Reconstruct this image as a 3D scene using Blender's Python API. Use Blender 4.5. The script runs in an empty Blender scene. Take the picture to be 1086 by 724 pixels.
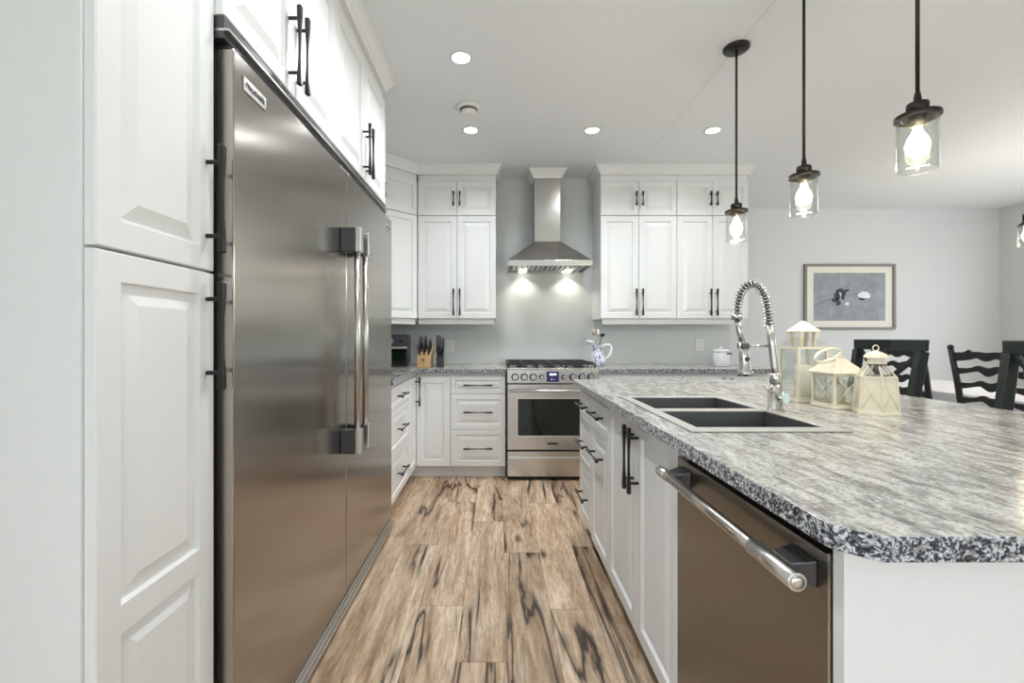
import bpy, bmesh, math, random
from math import pi, sin, cos, radians
from mathutils import Vector, Matrix
from mathutils.geometry import tessellate_polygon
random.seed(7)
S = bpy.context.scene
COL = S.collection
W, H = 1086, 724

# ------------------------------------------------------------ camera
F = 480.0; CX, CY = 527.0, 357.0; EYE = 1.18
cam = bpy.data.objects.new('camera', bpy.data.cameras.new('camera'))
COL.objects.link(cam); S.camera = cam
cam.location = (0, 0, EYE); cam.rotation_euler = (pi/2, 0, 0)
cam.data.sensor_width = 36; cam.data.lens = F/W*36
cam.data.shift_x = (W/2-CX)/W; cam.data.shift_y = -(H/2-CY)/W
cam.data.clip_start = .02
# ------------------------------------------------------------ view + world
S.view_settings.view_transform = 'Standard'; S.view_settings.look = 'None'
S.view_settings.gamma = 1; S.view_settings.use_curve_mapping = False
S.view_settings.exposure = 0.36
S.cycles.use_denoising = True
S.cycles.max_bounces = 8; S.cycles.diffuse_bounces = 4; S.cycles.glossy_bounces = 5
S.cycles.transmission_bounces = 8; S.cycles.transparent_max_bounces = 12
S.cycles.caustics_reflective = False; S.cycles.caustics_refractive = False
S.cycles.sample_clamp_indirect = 4.0
w = bpy.data.worlds.new('daylight'); S.world = w; w.use_nodes = True
nt = w.node_tree; nt.nodes.clear()
tc = nt.nodes.new('ShaderNodeTexCoord'); sp = nt.nodes.new('ShaderNodeSeparateXYZ')
rp = nt.nodes.new('ShaderNodeValToRGB'); bg = nt.nodes.new('ShaderNodeBackground'); wo = nt.nodes.new('ShaderNodeOutputWorld')
nt.links.new(tc.outputs['Generated'], sp.inputs[0]); nt.links.new(sp.outputs['Z'], rp.inputs[0])
nt.links.new(rp.outputs[0], bg.inputs[0]); nt.links.new(bg.outputs[0], wo.inputs[0])
e = rp.color_ramp.elements
e[0].position = 0.0; e[0].color = (.16, .22, .10, 1)
e[1].position = .12; e[1].color = (.85, .93, 1, 1)
x_ = rp.color_ramp.elements.new(.03); x_.color = (.25, .36, .2, 1)
bg.inputs['Strength'].default_value = 1.6

def area(name, loc, rot, sx, sy, power, color):
    l = bpy.data.lights.new(name, 'AREA'); l.shape = 'RECTANGLE'; l.size = sx; l.size_y = sy
    l.energy = power; l.color = color
    o = bpy.data.objects.new(name, l); COL.objects.link(o); o.location = loc; o.rotation_euler = rot
    return o
CEIL = 2.72
XL, XR, YB, YF, YD = -1.31, 6.05, 4.42, -3.2, 5.45     # left wall, right wall, kitchen wall, wall behind camera, dining wall
# daylight by unseen windows, the left one added as fill (area lights stand in the window openings)
area('window_daylight_behind', (2.2, YF+.05, 1.45), (radians(112), 0, 0), 4.2, 1.9, 29, (.76, .88, 1))
area('window_daylight_side', (XR-.05, 3.0, 1.45), (radians(108), 0, radians(90)), 2.8, 1.9, 31, (.86, .92, 1))  # unseen window, its position chosen to light the dining side
area('added_fill_left', (XL+.05, -1.75, 1.35), (radians(90), 0, radians(-90)), 1.8, 1.9, 36, (.84, .92, 1))  # added fill from an invented left window, brightens the island's aisle fronts
DOWN_POWER = 31; BULB_POWER = 5.5; HOOD_POWER = 5

# ------------------------------------------------------------ materials
MATS = {}
class N:
    def __init__(s, name):
        s.m = bpy.data.materials.new(name); s.m.use_nodes = True; s.t = s.m.node_tree
        s.b = s.t.nodes['Principled BSDF']; MATS[name] = s.m
    def n(s, kind, **kw):
        x = s.t.nodes.new('ShaderNode'+kind)
        for k, v in kw.items(): setattr(x, k, v)
        return x
    def l(s, a, b): s.t.links.new(a, b)
    def v(s, node, **kw):
        for k, val in kw.items(): node.inputs[k.replace('_', ' ')].default_value = val
        return node
    def coord(s, scale=(1, 1, 1), rot=(0, 0, 0), kind='Object'):
        c = s.n('TexCoord'); m = s.n('Mapping')
        m.inputs['Scale'].default_value = scale; m.inputs['Rotation'].default_value = rot
        s.l(c.outputs[kind], m.inputs[0]); return m.outputs[0]
    def noise(s, vec, scale, detail=3, rough=.5, dist=0.0):
        x = s.n('TexNoise'); s.l(vec, x.inputs['Vector'])
        x.inputs['Scale'].default_value = scale; x.inputs['Detail'].default_value = detail
        x.inputs['Roughness'].default_value = rough; x.inputs['Distortion'].default_value = dist
        return x.outputs['Fac']
    def ramp(s, fac, stops):
        r = s.n('ValToRGB'); s.l(fac, r.inputs[0]); el = r.color_ramp.elements
        while len(el) < len(stops): el.new(.5)
        for q, (p, c) in zip(el, stops):
            q.position = p; q.color = (c, c, c, 1) if isinstance(c, (int, float)) else (*c, 1)
        return r.outputs[0]
    def math(s, op, a, b=None):
        x = s.n('Math', operation=op)
        for i, q in enumerate((a, b)):
            if q is None: continue
            if isinstance(q, (int, float)): x.inputs[i].default_value = q
            else: s.l(q, x.inputs[i])
        return x.outputs[0]
    def mix(s, fac, a, b, mode='MIX'):
        x = s.n('Mix', data_type='RGBA', blend_type=mode)
        for i, q in ((0, fac), (6, a), (7, b)):
            if isinstance(q, (int, float)): x.inputs[i].default_value = q
            elif isinstance(q, tuple): x.inputs[i].default_value = (*q, 1)
            else: s.l(q, x.inputs[i])
        return x.outputs[2]
    def bump(s, h, strength=.2, dist=.002):
        x = s.n('Bump'); x.inputs['Strength'].default_value = strength; x.inputs['Distance'].default_value = dist
        s.l(h, x.inputs['Height']); s.l(x.outputs[0], s.b.inputs['Normal'])
    def base(s, c):
        if isinstance(c, tuple): s.b.inputs['Base Color'].default_value = (*c, 1)
        else: s.l(c, s.b.inputs['Base Color'])

def plain(name, col, rough=.5, metal=0, var=.03, scale=30, **kw):
    n = N(name); v = n.coord(); f = n.noise(v, scale, 2)
    a = tuple(max(0, c*(1-var)) for c in col); b = tuple(min(1, c*(1+var)) for c in col)
    n.base(n.ramp(f, [(.3, a), (.7, b)]))
    n.b.inputs['Roughness'].default_value = rough; n.b.inputs['Metallic'].default_value = metal
    for k, val in kw.items(): n.b.inputs[k.replace('_', ' ')].default_value = val
    return n.m

paint = plain('white cabinet paint', (.825, .83, .83), .32, var=.008)
wallp = plain('grey wall paint', (.66, .685, .68), .7, var=.01, scale=60)
dinep = plain('pale dining wall paint', (.71, .725, .75), .7, var=.01, scale=60)
n = N('ceiling paint'); v = n.coord()
s_ = n.n('SeparateXYZ'); n.l(v, s_.inputs[0])
d_ = n.math('ABSOLUTE', n.math('SUBTRACT', s_.outputs['X'], 1.275))
line = n.math('LESS_THAN', d_, .0035)
n.base(n.mix(line, n.ramp(n.noise(v, 40, 2), [(.3, (.81, .835, .86)), (.7, (.825, .85, .875))]), (.72, .72, .71)))
n.b.inputs['Roughness'].default_value = .75; ceilm = n.m
trimw = plain('white trim paint', (.825, .83, .83), .4, var=.008)
def steel(name, col, rough, sc, var=.012, aniso=.0, rotv=0.0):
    n = N(name); v = n.coord(sc); f = n.noise(v, 1.0, 4, .6)
    n.base(n.ramp(f, [(.3, tuple(c*(1-var) for c in col)), (.7, tuple(c*(1+var) for c in col))]))
    n.b.inputs['Metallic'].default_value = 1
    n.l(n.ramp(f, [(.3, rough*.95), (.7, rough*1.05)]), n.b.inputs['Roughness'])
    if aniso:
        tg = n.n('Tangent', direction_type='RADIAL', axis='Z'); n.l(tg.outputs[0], n.b.inputs['Tangent'])
        n.b.inputs['Anisotropic'].default_value = aniso; n.b.inputs['Anisotropic Rotation'].default_value = rotv
    return n.m
st_fridge = steel('brushed stainless door', (.45, .42, .385), .2, (300, 300, 2), aniso=.75)
st_dw = steel('dark brushed stainless', (.27, .25, .22), .26, (300, 300, 2), var=.005, aniso=.75)
st_range = steel('range stainless', (.60, .575, .55), .25, (900, 4, 4))
st_hood = steel('hood stainless', (.56, .545, .52), .24, (4, 900, 4))
chrome = plain('brushed nickel', (.56, .54, .51), .24, 1.0, var=.05, scale=200)
silver = plain('satin silver', (.70, .69, .67), .3, 1.0, var=.03, scale=200)
darkgrey = plain('charcoal bracket metal', (.09, .09, .095), .35, .6)
bronze = plain('dark bronze metal', (.035, .03, .027), .38, .7)
black = plain('black iron', (.018, .018, .018), .5)
blackgloss = plain('black oven glass', (.006, .012, .006), .05)
blackpl = plain('black plastic', (.02, .021, .022), .35)
rubber = plain('dark void rubber', (.01, .01, .01), .8)
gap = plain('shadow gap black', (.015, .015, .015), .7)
handm = plain('black cabinet pull', (.02, .017, .017), .28, .3)
basin = plain('dark composite sink', (.06, .062, .060), .42, var=.25, scale=400)
rimm = plain('sink rim', (.52, .50, .47), .25, var=.12, scale=400)
cream = plain('cream painted metal', (.80, .73, .58), .45, var=.05, scale=50)
candle = plain('ivory candle wax', (.93, .90, .80), .5, Subsurface_Weight=.0)
chairblk = plain('black green painted wood', (.012, .018, .016), .28, var=.1)
chairbk2 = plain('black painted chair wood', (.010, .010, .012), .42, var=.1)
cloth = plain('white table linen', (.78, .77, .80), .85, var=.02)
plate = plain('white plastic', (.82, .82, .80), .35, var=.005)
slot = plain('outlet slots', (.25, .25, .25), .5)
porcelain = plain('white porcelain', (.80, .82, .85), .15, var=.01)
matm = plain('cream picture mat', (.82, .80, .74), .6, var=.01)
framem = plain('grey picture frame', (.22, .21, .20), .4, var=.05)
floral_w = plain('white flower', (.85, .87, .86), .6, var=.05)
floral_d = plain('charcoal flower', (.03, .035, .045), .6, var=.1)
woodsp = plain('pale carved wood', (.5, .4, .28), .5, var=.2)
mirror = plain('pale glass knob cap', (.66, .85, .80), .25, var=.02)

n = N('knife block wood'); v = n.coord((40, 40, 6)); f = n.noise(v, 1, 4, .6)
n.base(n.ramp(f, [(.3, (.52, .33, .15)), (.7, (.66, .45, .23))])); n.b.inputs['Roughness'].default_value = .4; blockwood = n.m
n = N('dark knife block'); v = n.coord((40, 40, 6)); f = n.noise(v, 1, 4, .6)
n.base(n.ramp(f, [(.3, (.10, .06, .03)), (.7, (.16, .10, .05))])); n.b.inputs['Roughness'].default_value = .4; blockdark = n.m

n = N('picture print'); v = n.coord(); f = n.noise(v, 9, 5, .6, .6)
n.base(n.ramp(f, [(.25, (.20, .23, .27)), (.5, (.27, .30, .34)), (.75, (.36, .39, .42))])); n.b.inputs['Roughness'].default_value = .45; printm = n.m

n = N('blue and white glaze'); v = n.coord(); vo = n.n('TexVoronoi'); n.l(v, vo.inputs['Vector']); vo.inputs['Scale'].default_value = 62
d = n.ramp(vo.outputs['Distance'], [(.36, 1.0), (.44, 0.0)])
msk = n.ramp(n.noise(v, 22, 2), [(.46, 0.0), (.52, 1.0)])
n.base(n.mix(n.math('MULTIPLY', d, msk), (.72, .75, .86), (.02, .035, .15))); n.b.inputs['Roughness'].default_value = .12; glaze = n.m

# granite-look laminate: streaks on top with the reflected wash put into its colour, speckle on the edge
def stone(name, rot, sc, stops, dark, speck):
    n = N(name); v = n.coord(sc, (0, 0, rot))
    a = n.noise(v, 1, 9, .62, 1.2); col = n.ramp(a, stops)
    v2 = n.coord((sc[0]*3.3, sc[1]*3.3, sc[2]*3.3), (0, 0, rot)); b = n.noise(v2, 1, 8, .7, .8)
    col = n.mix(n.ramp(b, [(.52, 0.0), (.66, speck)]), col, dark)
    v3 = n.coord((1, 1, 1)); g = n.noise(v3, 160, 3, .6)
    col = n.mix(n.ramp(g, [(.48, 0.0), (.62, .6)]), col, tuple(c*1.4 for c in dark))
    c = n.noise(v3, 75, 2, .5); col = n.mix(n.ramp(c, [(.55, 0.0), (.70, .5)]), col, (.80, .78, .74))
    n.base(col); n.b.inputs['Roughness'].default_value = .16; return n.m
top_m = stone('granite laminate top', radians(42), (24, 7.0, 24),
    [(.30, (.14, .13, .12)), (.42, (.33, .31, .28)), (.50, (.50, .485, .455)), (.60, (.76, .74, .70)), (.73, (.50, .44, .38))], (.09, .085, .08), .85)
edge_m = stone('granite laminate edge', .5, (105, 105, 120),
    [(.40, (.02, .023, .03)), (.49, (.09, .10, .125)), (.53, (.45, .48, .53)), (.58, (.80, .82, .86)), (.72, (.5, .52, .56))], (.012, .014, .02), .9)

# wood planks
n = N('oak plank floor')
tcn = n.n('TexCoord'); sx = n.n('SeparateXYZ'); n.l(tcn.outputs['Object'], sx.inputs[0])
PWD = .19; PLN = 1.25
px = n.math('DIVIDE', n.math('ADD', sx.outputs['X'], 10.03), PWD); ix = n.math('FLOOR', px); fx = n.math('FRACT', px)
wn = n.n('TexWhiteNoise', noise_dimensions='1D'); n.l(ix, wn.inputs['W'])
py = n.math('ADD', n.math('DIVIDE', n.math('ADD', sx.outputs['Y'], 10), PLN), n.math('MULTIPLY', wn.outputs['Value'], 7.3))
iy = n.math('FLOOR', py); fy = n.math('FRACT', py)
cid = n.n('CombineXYZ'); n.l(ix, cid.inputs[0]); n.l(iy, cid.inputs[1])
wn2 = n.n('TexWhiteNoise', noise_dimensions='3D'); n.l(cid.outputs[0], wn2.inputs['Vector'])
off = n.n('VectorMath', operation='MULTIPLY_ADD'); n.l(wn2.outputs['Color'], off.inputs[0]); off.inputs[1].default_value = (9, 9, 9)
n.l(tcn.outputs['Object'], off.inputs[2])
def mp(sc):
    m = n.n('Mapping'); m.inputs['Scale'].default_value = sc; n.l(off.outputs[0], m.inputs[0]); return m.outputs[0]
broad = n.noise(mp((7, .9, 5)), 1, 6, .65, 1.4)
grain = n.noise(mp((60, 7.0, 20)), 1, 7, .75, .8)
cross = n.noise(mp((6, 60, 6)), 1, 3, .6, .3)
col = n.ramp(broad, [(.28, (.18, .10, .055)), (.40, (.46, .30, .18)), (.50, (.70, .50, .34)), (.68, (.92, .73, .54))])
col = n.mix(n.ramp(grain, [(.36, .6), (.55, 0.0)]), col, (.21, .13, .075), 'MIX')
col = n.mix(n.ramp(cross, [(.55, 0.0), (.75, .22)]), col, (.66, .54, .42))
tone = n.n('MapRange'); n.l(wn2.outputs['Value'], tone.inputs[0]); tone.inputs[3].default_value = .84; tone.inputs[4].default_value = 1.1
tv = n.n('CombineColor'); [n.l(tone.outputs[0], tv.inputs[i]) for i in range(3)]
col = n.mix(1.0, col, tv.outputs[0], 'MULTIPLY')
cr = n.noise(mp((5.0, .50, 1)), 1, 6, .5, .8)
ridge = n.math('ABSOLUTE', n.math('SUBTRACT', cr, .5))
cm = n.noise(mp((3.0, .7, 1)), 1, 2, .5)
crack = n.math('MULTIPLY', n.ramp(ridge, [(.006, 1.0), (.020, 0.0)]), n.ramp(cm, [(.46, 0.0), (.51, .95)]))
halo = n.math('MULTIPLY', n.ramp(ridge, [(.0, .8), (.055, 0.0)]), n.ramp(cm, [(.45, 0.0), (.56, .8)]))
col = n.mix(halo, col, (.17, .10, .06))
col = n.mix(crack, col, (.035, .02, .013))
vk = n.n('TexVoronoi'); n.l(mp((4.2, 1.5, 1)), vk.inputs['Vector']); vk.inputs['Scale'].default_value = 1
col = n.mix(n.ramp(vk.outputs['Distance'], [(.03, .9), (.12, 0.0)]), col, (.06, .035, .022))
sm = n.math('MAXIMUM', n.math('LESS_THAN', fx, .012), n.math('LESS_THAN', fy, .003))
col = n.mix(n.math('MULTIPLY', sm, .55), col, (.08, .05, .03))
n.base(col); n.b.inputs['Roughness'].default_value = .34; n.bump(grain, .12, .001); floorm = n.m

def glassm(name, col=(1, 1, 1), alpha_mix=.12, rough=0.0):
    n = N(name); n.t.nodes.remove(n.b)
    tr = n.n('BsdfTransparent'); gl = n.n('BsdfGlossy'); mx = n.n('MixShader'); fr = n.n('Fresnel'); out = n.t.nodes['Material Output']
    lw = n.n('LayerWeight'); lw.inputs[0].default_value = .35
    no = n.noise(n.coord(), 20, 2)
    n.l(n.ramp(no, [(.3, tuple(c*.985 for c in col)), (.7, col)]), tr.inputs[0]); gl.inputs['Roughness'].default_value = rough
    fac = n.math('ADD', n.math('MULTIPLY', n.math('POWER', lw.outputs['Facing'], 2.0), .6), alpha_mix*.2)
    n.l(fac, mx.inputs[0]); n.l(tr.outputs[0], mx.inputs[1]); n.l(gl.outputs[0], mx.inputs[2]); n.l(mx.outputs[0], out.inputs[0])
    return n.m
glass = glassm('clear glass', (.97, .98, .97))
glare_pane = plain('glare-toned lantern glass', (.90, .84, .66), .3, Alpha=.8)  # cream of candle and glare put into the pane colour
pane = glassm('lantern glass', (.985, .995, .98), .3)

def emis(name, col, st):
    n = N(name); n.base(col); n.b.inputs['Emission Color'].default_value = (*col, 1)
    n.b.inputs['Emission Strength'].default_value = st; return n.m
lamp_on = emis('lit downlight lens', (1, .97, .92), 14)
bulb_on = emis('lit bulb', (1, .86, .62), 16)
hood_on = emis('lit hood lamp', (1, .95, .8), 8)
disp = emis('oven display', (.012, .014, .07), .25)
disp_t = emis('oven display digits', (.7, .8, 1), 2.0)

# ------------------------------------------------------------ mesh helpers
class MB:
    def __init__(s): s.v = []; s.f = []; s.mi = []; s.sm = []
    def add(s, vs, fs, mi=0, smooth=False):
        o = len(s.v); s.v += [Vector(p) for p in vs]
        for f in fs: s.f.append([i+o for i in f]); s.mi.append(mi); s.sm.append(smooth)
        return s
    def box(s, x0, x1, y0, y1, z0, z1, mi=0):
        return s.add([(x0,y0,z0),(x1,y0,z0),(x1,y1,z0),(x0,y1,z0),(x0,y0,z1),(x1,y0,z1),(x1,y1,z1),(x0,y1,z1)],
            [(0,3,2,1),(4,5,6,7),(0,1,5,4),(1,2,6,5),(2,3,7,6),(3,0,4,7)], mi)
    def loft(s, loops, mi=0, smooth=False, caps=True, closed=False):
        k = len(loops[0]); vs = [p for l in loops for p in l]; fs = []
        m = len(loops)
        for a in range(m if closed else m-1):
            b = (a+1) % m
            for i in range(k):
                j = (i+1) % k; fs.append((a*k+i, a*k+j, b*k+j, b*k+i))
        s.add(vs, fs, mi, smooth)
        if caps and not closed:
            o = len(s.v)-len(vs)
            s.f.append([o+i for i in reversed(range(k))]); s.mi.append(mi); s.sm.append(False)
            s.f.append([o+(m-1)*k+i for i in range(k)]); s.mi.append(mi); s.sm.append(False)
        return s
    def lathe(s, prof, c=(0,0,0), seg=24, mi=0, axis='z', caps=True, smooth=True):
        loops = []
        for r, t in prof:
            l = []
            for i in range(seg):
                a = 2*pi*i/seg; u, w_ = r*cos(a), r*sin(a)
                p = {'z': (u, w_, t), 'y': (u, t, -w_), 'x': (t, u, w_)}[axis]
                l.append((c[0]+p[0], c[1]+p[1], c[2]+p[2]))
            loops.append(l)
        return s.loft(loops, mi, smooth, caps)
    def tube(s, pts, r, seg=10, mi=0, smooth=True):
        pts = [Vector(p) for p in pts]; rr = r if isinstance(r, (list, tuple)) else [r]*len(pts)
        loops = []; t0 = (pts[1]-pts[0]).normalized()
        up = Vector((0,0,1)) if abs(t0.z) < .9 else Vector((1,0,0))
        u = t0.cross(up).normalized()
        for i, p in enumerate(pts):
            t = (pts[min(i+1, len(pts)-1)]-pts[max(i-1, 0)]).normalized()
            u = (u-t*u.dot(t)).normalized(); w_ = t.cross(u)
            loops.append([p+(u*cos(2*pi*k/seg)+w_*sin(2*pi*k/seg))*rr[i] for k in range(seg)])
        return s.loft(loops, mi, smooth)
    def bar(s, a, b, w_, d, up=(0,0,1), mi=0, w2=None, d2=None):
        a, b = Vector(a), Vector(b); t = (b-a).normalized(); up = Vector(up)
        u = t.cross(up).normalized(); v = u.cross(t)
        q = lambda p, w_, d: [p+u*w_/2+v*d/2, p-u*w_/2+v*d/2, p-u*w_/2-v*d/2, p+u*w_/2-v*d/2]
        return s.loft([q(a, w_, d), q(b, w2 or w_, d2 or d)], mi)
    def prism(s, outer, z0, z1, holes=(), mt=0, ms=0):
        polys = [[Vector((x, y, 0)) for x, y in outer]]+[[Vector((x, y, 0)) for x, y in h] for h in holes]
        tri = tessellate_polygon(polys); flat = [p for q in polys for p in q]; k = len(flat)
        vs = [(p.x, p.y, z1) for p in flat]+[(p.x, p.y, z0) for p in flat]
        s.add(vs, [tuple(t) for t in tri]+[tuple(i+k for i in reversed(t)) for t in tri], mt)
        o = 0
        for q in polys:
            m = len(q); s.add([(p.x, p.y, z) for z in (z0, z1) for p in q], [(i, (i+1) % m, (i+1) % m+m, i+m) for i in range(m)], ms)
        return s
    def extrude_xz(s, poly, y0, y1, mi=0):      # outline in X,Z with thickness in Y
        pts = [Vector((x, z, 0)) for x, z in poly]; tri = tessellate_polygon([pts]); k = len(poly)
        s.add([(x, y0, z) for x, z in poly]+[(x, y1, z) for x, z in poly],
            [tuple(t) for t in tri]+[tuple(i+k for i in t) for t in tri]+[(i, (i+1) % k, (i+1) % k+k, i+k) for i in range(k)], mi)
        return s
    def build(s, name, mats, parent=None, bevel=0, seg=2, loc=None, rz=0):
        me = bpy.data.meshes.new(name); me.from_pydata([tuple(p) for p in s.v], [], s.f)
        mats = mats if isinstance(mats, (list, tuple)) else [mats]
        for m in mats: me.materials.append(m)
        for p, mi, sm in zip(me.polygons, s.mi, s.sm): p.material_index = mi; p.use_smooth = sm
        bm = bmesh.new(); bm.from_mesh(me); bmesh.ops.remove_doubles(bm, verts=bm.verts, dist=1e-6)
        bmesh.ops.recalc_face_normals(bm, faces=bm.faces); bm.to_mesh(me); bm.free()
        o = bpy.data.objects.new(name, me); COL.objects.link(o)
        if parent: o.parent = parent
        if loc: o.location = loc
        if rz: o.rotation_euler.z = rz
        if bevel:
            b = o.modifiers.new('bevel', 'BEVEL'); b.width = bevel; b.segments = seg; b.limit_method = 'ANGLE'; b.angle_limit = radians(35)
        return o
def tag(o, label, cat, group=None, kind=None):
    if label: o['label'] = label
    if cat: o['category'] = cat
    if group: o['group'] = group
    if kind: o['kind'] = kind
    return o
def thing(name, label, cat, loc=(0,0,0), rz=0, group=None):
    o = bpy.data.objects.new(name, None); COL.objects.link(o); o.empty_display_size = .05
    o.location = loc; o.rotation_euler.z = rz
    return tag(o, label, cat, group)
def struct(name, mb, m, label, bevel=0):
    o = mb.build(name, m, bevel=bevel); o['kind'] = 'structure'; o['label'] = label; return o
def dup(root, loc, rz, label):
    r = root.copy(); COL.objects.link(r); r.location = loc; r.rotation_euler.z = rz; r['label'] = label
    for ch in list(root.children):
        c = ch.copy(); COL.objects.link(c); c.parent = r
        for g in ch.children:
            d = g.copy(); COL.objects.link(d); d.parent = c
    return r
def lettering(name, text, size, m, parent, loc, rot, depth=.0006):
    cu = bpy.data.curves.new(name, 'FONT'); cu.body = text; cu.size = size; cu.align_x = 'CENTER'; cu.align_y = 'CENTER'; cu.extrude = depth
    t = bpy.data.objects.new(name, cu); COL.objects.link(t)
    bpy.context.view_layer.update()
    me = bpy.data.meshes.new_from_object(t.evaluated_get(bpy.context.evaluated_depsgraph_get()))
    bpy.data.objects.remove(t); me.materials.clear(); me.materials.append(m)
    o = bpy.data.objects.new(name, me); COL.objects.link(o); o.parent = parent; o.location = loc; o.rotation_euler = rot
    return o

# ------------------------------------------------------------ room shell
T = .12
struct('floor', MB().box(XL-T, XR+T, YF-T, YD+T, -.08, 0), floorm, 'weathered brown oak plank floor with dark cracks and knots')
struct('ceiling', MB().box(XL-T, XR+T, YF-T, YD+T, CEIL, CEIL+.1), ceilm, 'smooth off-white ceiling')
struct('wall_back', MB().box(XL-T, 2.275, YB, YB+T, 0, CEIL), wallp, 'grey painted kitchen wall behind range and hood')
struct('wall_return', MB().box(2.155, 2.275, YB+T, YD, 0, CEIL), wallp, 'short return wall between kitchen and dining area')
struct('wall_dining', MB().box(2.155, XR, YD, YD+T, 0, CEIL), dinep, 'pale grey dining room wall')
def holed_wall(name, axis, pos, a0, a1, h0, h1, z0, z1, label):
    mb = MB(); lo, hi = pos
    for (p, q, r, s_) in ((a0, h0, 0, CEIL), (h1, a1, 0, CEIL), (h0, h1, 0, z0), (h0, h1, z1, CEIL)):
        if axis == 'x': mb.box(p, q, lo, hi, r, s_)
        else: mb.box(lo, hi, p, q, r, s_)
    struct(name, mb, wallp, label)
holed_wall('wall_front', 'x', (YF-T, YF), XL-T, XR+T, .1, 4.3, .5, 2.4, 'wall behind the camera with a wide window')
holed_wall('wall_right', 'y', (XR, XR+T), YF, YD+T, 1.6, 4.4, .5, 2.4, 'right dining room wall')
def window(name, axis, pos, a0, a1, z0, z1, n_m):
    mb = MB(); w_ = .05
    def b(p, q, r, s_):
        if axis == 'x': mb.box(p, q, pos-.03, pos+.03, r, s_)
        else: mb.box(pos-.03, pos+.03, p, q, r, s_)
    b(a0, a1, z0, z0+w_); b(a0, a1, z1-w_, z1)
    for i in range(n_m+1):
        c = a0+(a1-a0-w_)*i/n_m; b(c, c+w_, z0+w_, z1-w_)
    struct(name, mb, trimw, 'unseen white window frame with tall panes')
holed_wall('wall_left', 'y', (XL-T, XL), YF, YB, -2.5, -.7, .4, 2.35, 'grey wall behind the refrigerators')  # opening added for the left fill light
window('added_window_3', 'y', XL-.09, -2.5, -.7, .4, 2.35, 1)  # added unseen window around the left fill light
window('window_1', 'x', YF-.09, .1, 4.3, .5, 2.4, 3)
window('window_2', 'y', XR+.09, 1.6, 4.4, .5, 2.4, 2)
struct('baseboard_dining', MB().box(2.275, XR, YD-.015, YD, 0, .12), trimw, 'white baseboard of the dining wall', .003)
struct('baseboard_right', MB().box(XR-.015, XR, YF, YD-.015, 0, .12), trimw, 'white baseboard of the right wall', .003)

# ------------------------------------------------------------ cabinet fronts
def pull_mb(L, horiz, cx, cz, proj=.036, wide=.016):
    mb = MB(); Lh = L/2
    ts = [-1, -.97, -.75, -.35, 0, .35, .75, .97, 1]; ws = [.7, 1, .95, .62, .5, .62, .95, 1, .7]
    loops = []
    for t, k in zip(ts, ws):
        a = wide*k/2; d = .0072*k; y = -proj
        if horiz: l = [(cx+t*Lh, y-d, cz-a*.8), (cx+t*Lh, y-d, cz+a*.8), (cx+t*Lh, y+d, cz+a*.8), (cx+t*Lh, y+d, cz-a*.8)]
        else: l = [(cx-a, y-d, cz+t*Lh), (cx+a, y-d, cz+t*Lh), (cx+a, y+d, cz+t*Lh), (cx-a, y+d, cz+t*Lh)]
        loops.append(l)
    mb.loft(loops)
    for sgn in (-1, 1):
        q = sgn*Lh*.68
        c = (cx+q, 0, cz) if horiz else (cx, 0, cz+q)
        mb.lathe([(.0055, -proj), (.0055, .0)], c, 10, axis='y')
    return mb
def front(root, name, x0, x1, z0, z1, cells=None, st=.052, handle=None, y=0.0, tag_=None, m=None):
    """raised panel door/drawer front; handle=('v'|'h', cx, cz, length)"""
    mb = MB(); c = .0025; t = .02
    def L(a, b, cc, d, yy): return [(a, yy, cc), (b, yy, cc), (b, yy, d), (a, yy, d)]
    mb.loft([L(x0, x1, z0, z1, y+t), L(x0, x1, z0, z1, y+c), L(x0+c, x1-c, z0+c, z1-c, y)], caps=False)
    mb.add(L(x0, x1, z0, z1, y+t), [(0, 1, 2, 3)])
    cells = cells or [(z0, z1)]
    X0, X1 = x0+c, x1-c
    for i, (a, b) in enumerate(cells):
        a_ = a+c if a == z0 else a; b_ = b-c if b == z1 else b
        sb = st if a == z0 else st*.5; stp = st if b == z1 else st*.5
        p = lambda k, d: L(x0+st+k, x1-st-k, a+sb+k, b-stp-k, y+d)
        slope = min(.032, (x1-x0-2*st)*.22, (b-a-sb-stp)*.25)
        mb.loft([L(X0, X1, a_, b_, y), p(0, 0), p(.004, .0115), p(.009, .0115), p(.009+slope, .0015), p(.012+slope, .0015)], caps=False)
        q = p(.012+slope, .0015); mb.add(q, [(0, 1, 2, 3)])
    o = mb.build(name, m or paint, root)
    if handle:
        k, cx, cz, ln = handle
        pull_mb(ln, k == 'h', cx, cz).build('handle', handm, o, bevel=.0012)
        for ch in o.children:
            for vtx in ch.data.vertices: vtx.co.y += y
    return o
def body(root, x0, x1, d, z0, z1, y0=.021, open_=False):
    return MB().box(x0, x1, y0, d, z0, z1).build('body', paint, root, bevel=.001)
G = .002

# pantry: frame local x -> +Y, front faces +X
def left_run(name, label, cat, Xf, Y0, group=None): return thing(name, label, cat, (Xf, Y0, 0), pi/2, group)
p = left_run('pantry_cabinet', 'tall white pantry cabinet at left edge with two long black pulls', 'cabinet', -.685, .767)
PW = 1.098-.767; PD = -.685-XL-.004
body(p, 0, PW, PD, .0, 2.64)
front(p, 'door', .006, PW-G, 1.338, 2.56, handle=('v', PW-.030, 1.505, .256))
front(p, 'door', .006, PW-G, .075, 1.332, cells=[(.075, .664), (.664, 1.332)], handle=('v', PW-.030, 1.182, .256))

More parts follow.
